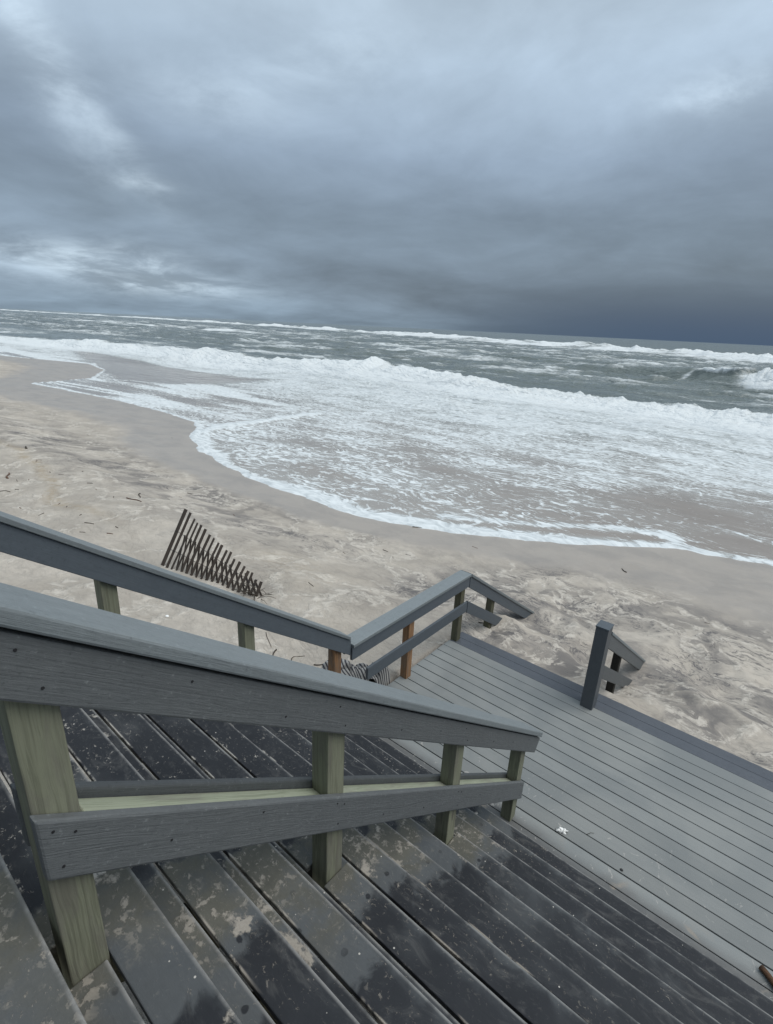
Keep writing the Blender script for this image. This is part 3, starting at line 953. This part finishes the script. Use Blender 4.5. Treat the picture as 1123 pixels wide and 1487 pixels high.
for k in range(1, 16):
    nose = Y0 - RUN * k
    z = R_ * k
    for back in (0, 1):
        yb = nose - BW - back * (BW + 0.0105)
        cut = None
        for (py, pk) in POSTS:
            if pk == k and py < yb + BW - .005 and py + .09 > yb + .005:
                cut = (rail_x(py) - .09 - .012, rail_x(py) + .004)
                if k == 11:
                    cut = (rail_x(py) - .09 - .035, rail_x(py) + .004)
        if cut:
            tread_piece(SX0, cut[0], yb, z)
            tread_piece(cut[1], SX1, yb, z)
        else:
            tread_piece(SX0, SX1, yb, z)
    beam('riser_light_block', (SX0 + .01, nose - .048, z - TH - (R_ - TH) / 2 - .004), (SX1 - .01, nose - .048, z - TH - (R_ - TH) / 2 - .004), 0.018, R_ - TH - .02, MAT_BLACKPOST, stairs, 0.002)  # added board to block light; near-black so the tread gaps read dark
for sx in (SX0 + .03, -1.30, -0.9, 0.5, SX1 - .03):
    zt = -0.16
    beam('stringer', (sx, 3.0, 0.02 - .20), (sx, -0.70, 0.02 - .20 + 3.7 * TN), 0.038, 0.20, MAT_ROT, stairs, 0.002)

# ------------------------------------------------------------------ deck
deck = root('boardwalk_deck', 'smooth grey composite landing deck of parallel boards with a dark double border', 'deck', (-0.6, 4.2, -0.03))
pitch = 0.14375
yb = 5.107 - 15 * pitch
dmesh = box_mesh('deck_board', SX1 - SX0, pitch - 0.009, TH, MAT_DECK, 0.003)
for i in range(15):
    yy = yb + i * pitch + pitch / 2 + random.uniform(-.0014, .0014)
    m4 = Matrix.Translation(((SX0 + SX1) / 2, yy, -TH / 2 + random.uniform(-.0012, .0012)))
    place('deck_board', dmesh, m4, deck)
bmesh_ = box_mesh('border_board', SX1 - SX0 + .02, 0.139, TH, MAT_EDGE, 0.004)
for j in range(2):
    place('border_board', bmesh_, Matrix.Translation(((SX0 + SX1) / 2 + .02, 5.107 + 0.003 + .0695 + j * .1420, -TH / 2 - 0.004)), deck)
beam('fascia', (SX0 + .03, 5.36, -.13), (SX1, 5.36, -.13), 0.02, 0.19, MAT_EDGE, deck, 0.003)
beam('fascia', (SX0 + .025, 2.95, -.13), (SX0 + .025, 5.345, -.13), 0.02, 0.19, MAT_EDGE, deck, 0.003)
for jx in np.arange(SX0 + .35, SX1, .41):
    beam('joist', (float(jx), 2.95, -.13), (float(jx), 5.345, -.13), 0.038, 0.19, MAT_ROT, deck, 0.002)


# ------------------------------------------------------------------ middle handrail
def nline(y):
    return (Y0 - y) * TN


mid = root('stair_handrail', 'large grey handrail on greenish timber posts in the middle of the steps', 'handrail', (-1.1, 1.7, 0.8))
cosS = math.cos(math.atan(TN))


def slope_board(name, y0, y1, hb, ht, off, W, mat, parent, plumb=False, xf=rail_x):
    hm = (hb + ht) / 2
    T = (ht - hb) * cosS
    return beam(name, (xf(y0) + off, y0, nline(y0) + hm), (xf(y1) + off, y1, nline(y1) + hm), W, T, mat, parent, 0.007, plumb)


YT = -1.6
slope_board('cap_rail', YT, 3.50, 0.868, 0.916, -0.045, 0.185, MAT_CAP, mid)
slope_board('side_board', YT, 3.475, 0.695, 0.857, 0.0155, 0.030, MAT_RAIL, mid)  # side board tops set low: slot added to give the cap's shadow seam
slope_board('side_board', YT, 3.475, 0.695, 0.857, -0.1055, 0.030, MAT_RAIL, mid)
slope_board('middle_rail', 0.172, 3.305, 0.212, 0.392, 0.0155, 0.030, MAT_RAIL, mid, True)
slope_board('middle_rail', 0.172, 3.305, 0.212, 0.392, -0.1055, 0.030, MAT_RAIL, mid, True)
py_edges = []
for (py, pk) in POSTS:
    xr = rail_x(py)
    zb = R_ * pk - .30 if pk else -0.02
    upright('post', xr - .0895, xr, py, py + .09, zb, nline(py + .09) + .862, MAT_PT, mid, 0.004)
    py_edges.append((py, py + .09))
for (a, b2) in ((py_edges[0][1], py_edges[1][0]), (py_edges[1][1], py_edges[2][0]), (py_edges[2][1], py_edges[3][0])):
    # pale timber spacer lying flat between the two middle rails
    beam('rail_spacer', (rail_x(a) - .045, a + .004, nline(a) + .335), (rail_x(b2) - .045, b2 - .004, nline(b2) + .335), 0.086, 0.036, MAT_PTL, mid, 0.004)
bm = bmesh.new()
bmesh.ops.create_cone(bm, cap_ends=True, segments=10, radius1=0.0036, radius2=0.0033, depth=0.0024)
SCREW = bpy.data.meshes.new('screw_head')
bm.to_mesh(SCREW)
bm.free()
SCREW.materials.append(MAT_SCREW)


def screw(y, h, parent, off=0.031):
    m4 = Matrix.Translation((rail_x(y) + off, y, nline(y) + h)) @ Matrix.Rotation(math.pi / 2, 4, 'Y')
    place('screw_head', SCREW, m4, parent)


for (py, pk) in POSTS:
    for dy, h in ((.025, .36), (.03, .255), (.065, .355)):
        screw(py + dy, h, mid)
    for dy, h in ((.03, .82), (.06, .74)):
        screw(py + dy, h, mid)
for y in (0.45, 0.75, 1.4, 1.75, 2.45, 2.8):
    screw(y, .30 + random.uniform(-.05, .06), mid)
    screw(y + .1, .78 + random.uniform(-.05, .05), mid)

# ------------------------------------------------------------------ left stair handrail
XF = -2.902


def nfar(y):
    return 0.965 - 0.741 * (y - 2.908)      # underside of its top board


lft = root('stair_handrail', 'slender dark grey handrail sloping along the sand side of the steps', 'handrail', (-2.95, 1.7, 0.8))


def far_board(name, y0, y1, h0, h1, off, W, mat, parent):
    T = (h1 - h0) * math.cos(math.atan(.741))
    hm = (h0 + h1) / 2
    beam(name, (XF + off, y0, nfar(y0) + hm), (XF + off, y1, nfar(y1) + hm), W, T, mat, parent, 0.004, True)


far_board('side_board', -1.5, 3.115, 0.0, 0.168, 0.0, 0.03, MAT_FARRAIL, lft)
far_board('side_board', -1.5, 3.115, 0.0, 0.168, -0.12, 0.03, MAT_FARRAIL, lft)
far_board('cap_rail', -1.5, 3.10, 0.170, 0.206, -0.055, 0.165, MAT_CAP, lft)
for (py, mt) in ((-.05, MAT_PT), (1.03, MAT_PT), (1.97, MAT_PT), (2.93, MAT_ORANGE)):
    upright('post', XF - .105, XF - .0155, py, py + .09, min(-.25, -.1), nfar(py + .09) + .155, mt, lft, 0.004)

# ------------------------------------------------------------------ deck railing with its run down to the beach
dr = root('deck_railing', 'low grey railing along the deck edge that bends down into the sand', 'railing', (-2.95, 4.2, 0))
XD = -2.887
YE = 5.255
beam('side_board', (XD, 3.12, .828), (XD, YE, .828), 0.03, 0.142, MAT_FARRAIL, dr, 0.004)
beam('side_board', (XD - .122, 3.14, .828), (XD - .122, YE, .828), 0.03, 0.142, MAT_FARRAIL, dr, 0.004)
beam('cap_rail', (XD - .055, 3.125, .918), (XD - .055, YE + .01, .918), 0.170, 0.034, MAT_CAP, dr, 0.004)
beam('middle_rail', (XD, 3.36, .47), (XD, YE, .47), 0.03, 0.142, MAT_FARRAIL, dr, 0.004)
SL = 0.66


def run_down(parent, name, x, y0, zc, y1, W, T, mat, plumb=True):
    beam(name, (x, y0, zc), (x, y1, zc - SL * (y1 - y0)), W, T, mat, parent, 0.004, plumb)


run_down(dr, 'side_board', XD, YE + .012, .822, 7.65, 0.03, 0.142, MAT_FARRAIL)
run_down(dr, 'cap_rail', XD - .055, YE + .022, .912, 7.6, 0.170, 0.034, MAT_CAP)
run_down(dr, 'middle_rail', XD, YE + .012, .462, 6.95, 0.03, 0.142, MAT_FARRAIL)
for (py, mt, zt, zb) in ((4.07, MAT_ORANGE, .757 + .06, -.5), (5.128, MAT_ROT, .81, -.5), (6.0, MAT_ROT, .31, -1.1)):
    upright('post', XD - .105, XD - .0155, py, py + .09, zb, zt, mt, dr, 0.004, lean=(0, random.uniform(-.01, .01)))

# ------------------------------------------------------------------ short rail by the beach steps
fr = root('beach_handrail', 'short grey rail with a clad post on the deck border, its ends buried in sand', 'handrail', (-1.18, 5.1, 0))
upright('clad_post', -1.247, -1.118, 5.035, 5.185, -0.30, 0.985, MAT_CLAD, fr, 0.004)
upright('post_cap', -1.252, -1.113, 5.03, 5.19, 0.987, 1.003, MAT_FARRAIL, fr, 0.004)
XB = -1.135
run_down(fr, 'side_board', XB, 5.19, .80, 7.95, 0.032, 0.150, MAT_RAIL)
run_down(fr, 'cap_rail', XB - .05, 5.19, .895, 7.9, 0.150, 0.03, MAT_CAP)
run_down(fr, 'middle_rail', XB, 5.19, .41, 7.2, 0.032, 0.142, MAT_RAIL)
upright('post', XB - .105, XB - .017, 6.05, 6.14, -1.2, .24, MAT_BLACKPOST, fr, 0.004)

# ------------------------------------------------------------------ sand fence
def fence_material():
    return lumber('weathered_slat', (0.050, 0.039, 0.032), (0.085, 0.066, 0.053), (0.018, 0.014, 0.012))


MAT_SLAT = fence_material()
fence = root('sand_fence', 'broken dark slat fence leaning and half buried in the pale sand', 'fence', (-6.7, 3.9, -0.1))


def cam_ray(px, py):
    c = Vector(((px - 561.5) / 757.0, (py - 743.5) / 757.0, 1.0))
    return rt * c.x + dn * c.y + fw * c.z


def on_sand(px, py):
    dv = cam_ray(px, py)
    o = Vector((0, 0, 3.79))
    z = -.2
    for _ in range(12):
        s = (z - o.z) / dv.z
        q = o + dv * s
        z = float(sand_z(np.array([q.x]), np.array([q.y]))[0])
    s = (z - o.z) / dv.z
    return o + dv * s


B0, B1 = on_sand(236, 821), on_sand(372, 866)


def tip_over(base, px, py, lean):
    dv = cam_ray(px, py)
    o = Vector((0, 0, 3.79))
    hv = Vector((dv.x, dv.y, 0)).normalized()
    s = ((base - o).dot(hv) + lean) / dv.dot(hv)
    return o + dv * s


T0 = tip_over(B0, 270, 740, 0.15)
T1 = tip_over(B1, 379, 846, 0.10)
NS = 19


def slat(p, q, w=0.036, th=0.009):
    ax = (q - p).normalized()
    p = p - ax * 0.25
    L = (q - p).length
    side = (B1 - B0).normalized()
    side = (side - ax * side.dot(ax)).normalized()
    up = ax.cross(side)
    m4 = Matrix(((ax.x, side.x, up.x, 0), (ax.y, side.y, up.y, 0), (ax.z, side.z, up.z, 0), (0, 0, 0, 1)))
    m4 = Matrix.Translation((p + q) / 2) @ m4 @ Matrix.Rotation(random.uniform(-.25, .25), 4, 'X')
    me = box_mesh('slat', L, w, th, MAT_SLAT, 0.0015, seg=1)
    place('slat', me, m4, fence)


for i in range(NS):
    f = i / (NS - 1)
    b0 = B0.lerp(B1, f)
    tp = T0.lerp(T1, f ** 0.93) + Vector((random.uniform(-.02, .02), random.uniform(-.02, .02), random.uniform(-.03, .03)))
    slat(b0, tp, 0.070 if i == 0 else 0.047)
    # second run of the same fence folded back behind it
    if i > 1:
        f2 = max(0, (i - 2.2 - 2.2 * f) / (NS - 1))
        tq = T0.lerp(T1, f2)
        bq = b0 + Vector((.03, .07, 0))
        kk = 0.58 - .14 * f
        slat(bq, bq.lerp(tq, kk) + Vector((random.uniform(-.02, .02), .05, random.uniform(-.02, .02))), 0.032)


def tube_mesh(name, pts, r, mat, seg=6, taper=1.0):
    bm = bmesh.new()
    rings = []
    n = len(pts)
    for i, p in enumerate(pts):
        a = pts[max(0, i - 1)]
        c = pts[min(n - 1, i + 1)]
        ax = (c - a).normalized()
        ref = Vector((0, 0, 1)) if abs(ax.z) < .9 else Vector((1, 0, 0))
        u = ax.cross(ref).normalized()
        v = ax.cross(u)
        rr = r * (1 - (1 - taper) * i / max(1, n - 1))
        rings.append([bm.verts.new(p + (u * math.cos(2 * math.pi * k / seg) + v * math.sin(2 * math.pi * k / seg)) * rr) for k in range(seg)])
    for i in range(n - 1):
        for k in range(seg):
            bm.faces.new((rings[i][k], rings[i][(k + 1) % seg], rings[i + 1][(k + 1) % seg], rings[i + 1][k]))
    bm.faces.new(rings[0][::-1])
    bm.faces.new(rings[-1])
    me = bpy.data.meshes.new(name)
    bm.to_mesh(me)
    bm.free()
    me.materials.append(mat)
    for p in me.polygons:
        p.use_smooth = True
    return me


for hh in (0.30, 0.62):
    pts = []
    for i in range(NS):
        f = i / (NS - 1)
        pts.append(B0.lerp(B1, f).lerp(T0.lerp(T1, f ** .93), hh) + Vector((random.uniform(-.008, .008), random.uniform(-.012, .012), random.uniform(-.008, .008))))
    place('wire', tube_mesh('wire', pts, 0.004, MAT_SCREW, 5), Matrix.Identity(4), fence)

# tangle of dry brush at the low end of the fence
brush_mat = lumber('dry_twig', (0.050, 0.042, 0.034), (0.085, 0.070, 0.052), (0.02, 0.017, 0.014))
bc = on_sand(369, 866)
brush = root('brush_tangle', 'tangle of dry dark twigs at the low end of the slat fence', 'brush', bc)
for i in range(26):
    a = random.uniform(0, 6.28)
    L = random.uniform(.12, .30)
    st = bc + Vector((random.gauss(0, .09), random.gauss(0, .07), random.uniform(-.02, .03)))
    dv = Vector((math.cos(a), math.sin(a), random.uniform(.15, .9))).normalized()
    if i % 3 == 0:
        st = bc + (B0 - B1).normalized() * random.uniform(0, .28) + Vector((0, 0, random.uniform(0, .20)))
        dv = ((B1 - B0).normalized() + Vector((random.uniform(-.3, .3), random.uniform(-.3, .3), random.uniform(-.6, .1)))).normalized()
    pts = [st + dv * L * s + Vector((random.gauss(0, .012), random.gauss(0, .012), -.06 * s * s)) for s in (0, .33, .66, 1)]
    place('twig', tube_mesh('twig', pts, random.uniform(.004, .008), brush_mat, 5, .5), Matrix.Identity(4), brush)

# ------------------------------------------------------------------ striped cloth heap
def cloth_material():
    m, t, b = material('striped_cloth')
    u = t.attr('stripe')
    P = t.pos()
    n, _ = t.noise(P, 60, 3, 0.6)
    w = t.math('SINE', t.math('MULTIPLY', u, 6.28318))
    f = t.sstep(t.math('ADD', w, t.math('MULTIPLY', t.math('SUBTRACT', n, .5), .5)), -0.30, 0.05)
    t.put(b.inputs['Base Color'], t.mix(f, (0.050, 0.050, 0.058), (0.36, 0.352, 0.335)))
    t.put(b.inputs['Roughness'], 0.9)
    t.put(b.inputs['Normal'], t.bump(n, .3, .003))
    return m


def cloth_heap():
    nu, nv = 150, 110
    uu, vv = np.meshgrid(np.linspace(0, 1, nu), np.linspace(0, 1, nv))
    # three soft lumps along the deck's outer edge
    gx = -3.62 + 0.60 * uu + 0.05 * np.sin(vv * 9)
    gy = 3.02 + 1.02 * vv + 0.05 * np.sin(uu * 7)
    gz = np.zeros_like(gx)
    for (cx, cy, rx, ry, h, an) in ((-3.30, 3.36, .25, .27, .36, .3), (-3.20, 3.66, .18, .17, .20, -.4), (-3.14, 3.87, .135, .125, .22, .5), (-3.42, 3.55, .15, .2, .16, 0)):
        ca, sa = math.cos(an), math.sin(an)
        ddx = (gx - cx) * ca + (gy - cy) * sa
        ddy = -(gx - cx) * sa + (gy - cy) * ca
        q = np.sqrt((ddx / rx) ** 2 + (ddy / ry) ** 2)
        gz = np.maximum(gz, h * np.sqrt(np.clip(1 - q ** 2.4, 0, 1)))
    wr = np.abs(fbm(gx * 7, gy * 5, 201, 4))
    gz = gz * (1 - .45 * np.clip(.22 - wr, 0, 1) / .22)
    gz = gz + 0.03 * fbm(gx * 12, gy * 12, 207, 3) * (gz > .02)
    base = sand_z(gx, gy)
    inside = gz > 0.004
    Z = np.where(inside, base + gz, base - .06)
    st = (gy * 25 + gx * 13 + 2.6 * fbm(gx * 3.0, gy * 3.0, 211, 2) + gz * 9)
    o = grid_object('striped_cloth', gx, gy, Z, cloth_material(), {'stripe': st})
    sm = o.modifiers.new('thick', 'SOLIDIFY')
    sm.thickness = 0.006
    tag(o, 'crumpled black and white striped cloth heaped behind the deck railing', 'cloth')
    return o


cloth_heap()

# ------------------------------------------------------------------ small litter
m_, t_, b_ = material('white_paper')
n_, _ = t_.noise(t_.pos(), 40, 3, .6)
t_.put(b_.inputs['Base Color'], t_.mix(n_, (0.72, 0.72, 0.70), (0.82, 0.82, 0.80)))
b_.inputs['Roughness'].default_value = 0.8
MAT_PAPER = m_


def ground_hit(px, py, z):
    dv = cam_ray(px, py)
    o = Vector((0, 0, 3.79))
    return o + dv * ((z - o.z) / dv.z)


pp = ground_hit(817, 1207, 0.003)
bm = bmesh.new()
bmesh.ops.create_icosphere(bm, subdivisions=4, radius=1.0)
cs = np.array([v.co for v in bm.verts])
for v in bm.verts:
    n = v.co.normalized()
    k = 0.62 + 0.75 * abs(float(fbm(np.array([n.x * 2.3 + 4]), np.array([n.y * 2.3 + n.z * 1.7]), 301, 4)[0])) * 1.6
    dip = 1 - 0.55 * math.exp(-((n.x + .05) / .25) ** 2) * max(0, n.z)
    v.co = Vector((n.x * .045 * k, n.y * .022 * k, max(-.0, n.z) * .030 * k * dip + .001))
me = bpy.data.meshes.new('paper_scrap')
bm.to_mesh(me)
bm.free()
me.materials.append(MAT_PAPER)
po = bpy.data.objects.new('paper_scrap', me)
COL.objects.link(po)
po.location = pp
po.rotation_euler = (0, 0, .55)
tag(po, 'crumpled scrap of white paper lying on the grey deck', 'paper')

# short brown stick lying at the foot of the steps
MAT_STICK = lumber('brown_stick', (0.075, 0.040, 0.022), (0.12, 0.066, 0.038), (0.025, 0.013, 0.008))
s0 = ground_hit(1105, 1404, 0.022)
s1 = ground_hit(1150, 1463, 0.022)
pts = [s0.lerp(s1, f) + Vector((0, .004 * math.sin(f * 7), 0.002 * math.sin(f * 5))) for f in np.linspace(0, 1, 9)]
o = bpy.data.objects.new('stick', tube_mesh('stick', [p - s0 for p in pts], 0.019, MAT_STICK, 10, .85))
COL.objects.link(o)
o.location = s0
tag(o, 'thick brown stick lying where the steps meet the deck', 'stick')

# thin twig and pebble on the deck
s0 = ground_hit(852, 1212, 0.004)
s1 = ground_hit(863, 1210, 0.004)
pts = [Vector((0, 0, 0)), (s1 - s0) * .45 + Vector((.0, .012, .004)), (s1 - s0)]
o = bpy.data.objects.new('twig', tube_mesh('twig', pts, 0.0022, brush_mat, 5, .6))
COL.objects.link(o)
o.location = s0
tag(o, 'thin curved twig on the deck beside the white paper scrap', 'twig')
s0 = ground_hit(903, 1263, 0.006)
bm = bmesh.new()
bmesh.ops.create_icosphere(bm, subdivisions=2, radius=1.0)
for v in bm.verts:
    k = 1 + .4 * float(fbm(np.array([v.co.x * 2]), np.array([v.co.y * 2 + v.co.z]), 311, 2)[0])
    v.co = Vector((v.co.x * .013 * k, v.co.y * .009 * k, v.co.z * .006 * k))
me = bpy.data.meshes.new('pebble')
bm.to_mesh(me)
bm.free()
me.materials.append(MAT_SCREW)
o = bpy.data.objects.new('pebble', me)
COL.objects.link(o)
o.location = s0
tag(o, 'small dark pebble on the grey deck near the foot of the steps', 'pebble')

# driftwood bits and weed scattered over the beach
MAT_DRIFT = lumber('dark_driftwood', (0.045, 0.038, 0.032), (0.085, 0.068, 0.052), (0.018, 0.015, 0.013))
MAT_RED = lumber('reddish_driftwood', (0.11, 0.060, 0.040), (0.16, 0.095, 0.065), (0.04, 0.022, 0.015))


def driftwood(px, py, length, ang, thick, label, group=None, mat=None, curl=.1, name='driftwood'):
    p = on_sand(px, py)
    n = 7
    pts = []
    for i in range(n):
        s = i / (n - 1) - .5
        q = Vector((math.cos(ang) * s * length, math.sin(ang) * s * length, 0))
        q += Vector((-math.sin(ang), math.cos(ang), 0)) * (curl * length * math.sin(s * 5 + ang) * .6)
        zz = float(sand_z(np.array([p.x + q.x]), np.array([p.y + q.y]))[0]) - p.z
        q.z = zz + thick * .55 + .1 * thick * math.sin(i * 2.1)
        pts.append(q)
    o = bpy.data.objects.new(name, tube_mesh(name, pts, thick, mat or MAT_DRIFT, 7, .55))
    COL.objects.link(o)
    o.location = p
    tag(o, label, 'driftwood', group)


driftwood(12, 691, .60, 2.9, .022, 'long reddish driftwood piece lying along the tide line', None, MAT_RED)
driftwood(203, 720, .42, -.5, .016, 'dark forked driftwood stick on the tide line above the slat fence', None)
driftwood(195, 726, .5, .1, .016, 'thin reddish stick beside the forked driftwood on the tide line', None, MAT_RED)
driftwood(38, 650, .35, 3.0, .025, 'dark lump of driftwood lying alone up the damp sand', None)
driftwood(606, 766, .24, .5, .014, 'short dark stick lying right at the foam edge', None)
driftwood(906, 829, .20, 2.4, .014, 'short dark stick on wet sand below the beach handrail', None)
driftwood(398, 952, .24, -.9, .010, 'dark stick on the sand beside the tan corner post', None)
driftwood(470, 966, .22, .5, .009, 'crooked dark twig on the sand beside the striped cloth', None, None, .2)
driftwood(390, 929, .36, -.5, .005, 'long thin reed lying on the sand behind the left handrail', None, None, .03)
driftwood(430, 957, .22, 1.6, .006, 'curled thin weed stem on the sand behind the left handrail', None, None, .35)
driftwood(4, 714, .30, 1.0, .012, 'dark tuft of weed on dry sand near the long reddish driftwood', None, None, .3)
GB = 'bits of dark driftwood strewn on the beach'
bits = [(42, 697), (25, 698), (89, 689), (131, 702), (140, 711), (97, 736), (117, 748), (130, 760), (86, 732), (165, 722), (276, 717), (262, 722),
        (221, 685), (120, 685), (73, 686), (25, 711), (30, 738), (60, 747), (82, 773), (120, 773), (57, 668), (53, 670), (72, 652), (12, 647),
        (500, 803), (571, 810), (593, 806), (452, 849), (340, 748), (700, 905), (1027, 905), (560, 800), (690, 795), (128, 632), (250, 636), (170, 766), (160, 775)]
for i, (px, py) in enumerate(bits):
    lab = ('small dark bit of driftwood on the open sand between the slat fence and the foam' if px > 300 else
           'small dark bit of driftwood on grey damp sand seaward of the tide line' if py < 676 else
           'small dark bit of driftwood lying along the tide line' if py < 715 else
           'small dark bit of driftwood on dry sand inland of the tide line')
    driftwood(px, py, random.uniform(.06, .17), random.uniform(-1.0, 1.0), random.uniform(.005, .010), lab, GB, MAT_DRIFT if i % 4 else MAT_RED, random.uniform(0, .12))

# broken shell, white, seen under the left handrail
sp_ = on_sand(243, 895)
bm = bmesh.new()
bmesh.ops.create_icosphere(bm, subdivisions=2, radius=1.0)
for v in bm.verts:
    v.co = Vector((v.co.x * .03, v.co.y * .022, max(-.2, v.co.z) * .012))
me = bpy.data.meshes.new('shell')
bm.to_mesh(me)
bm.free()
me.materials.append(MAT_PAPER)
o = bpy.data.objects.new('shell', me)
COL.objects.link(o)
o.location = sp_ + Vector((0, 0, .004))
tag(o, 'small white shell on the pale sand behind the left handrail', 'shell')
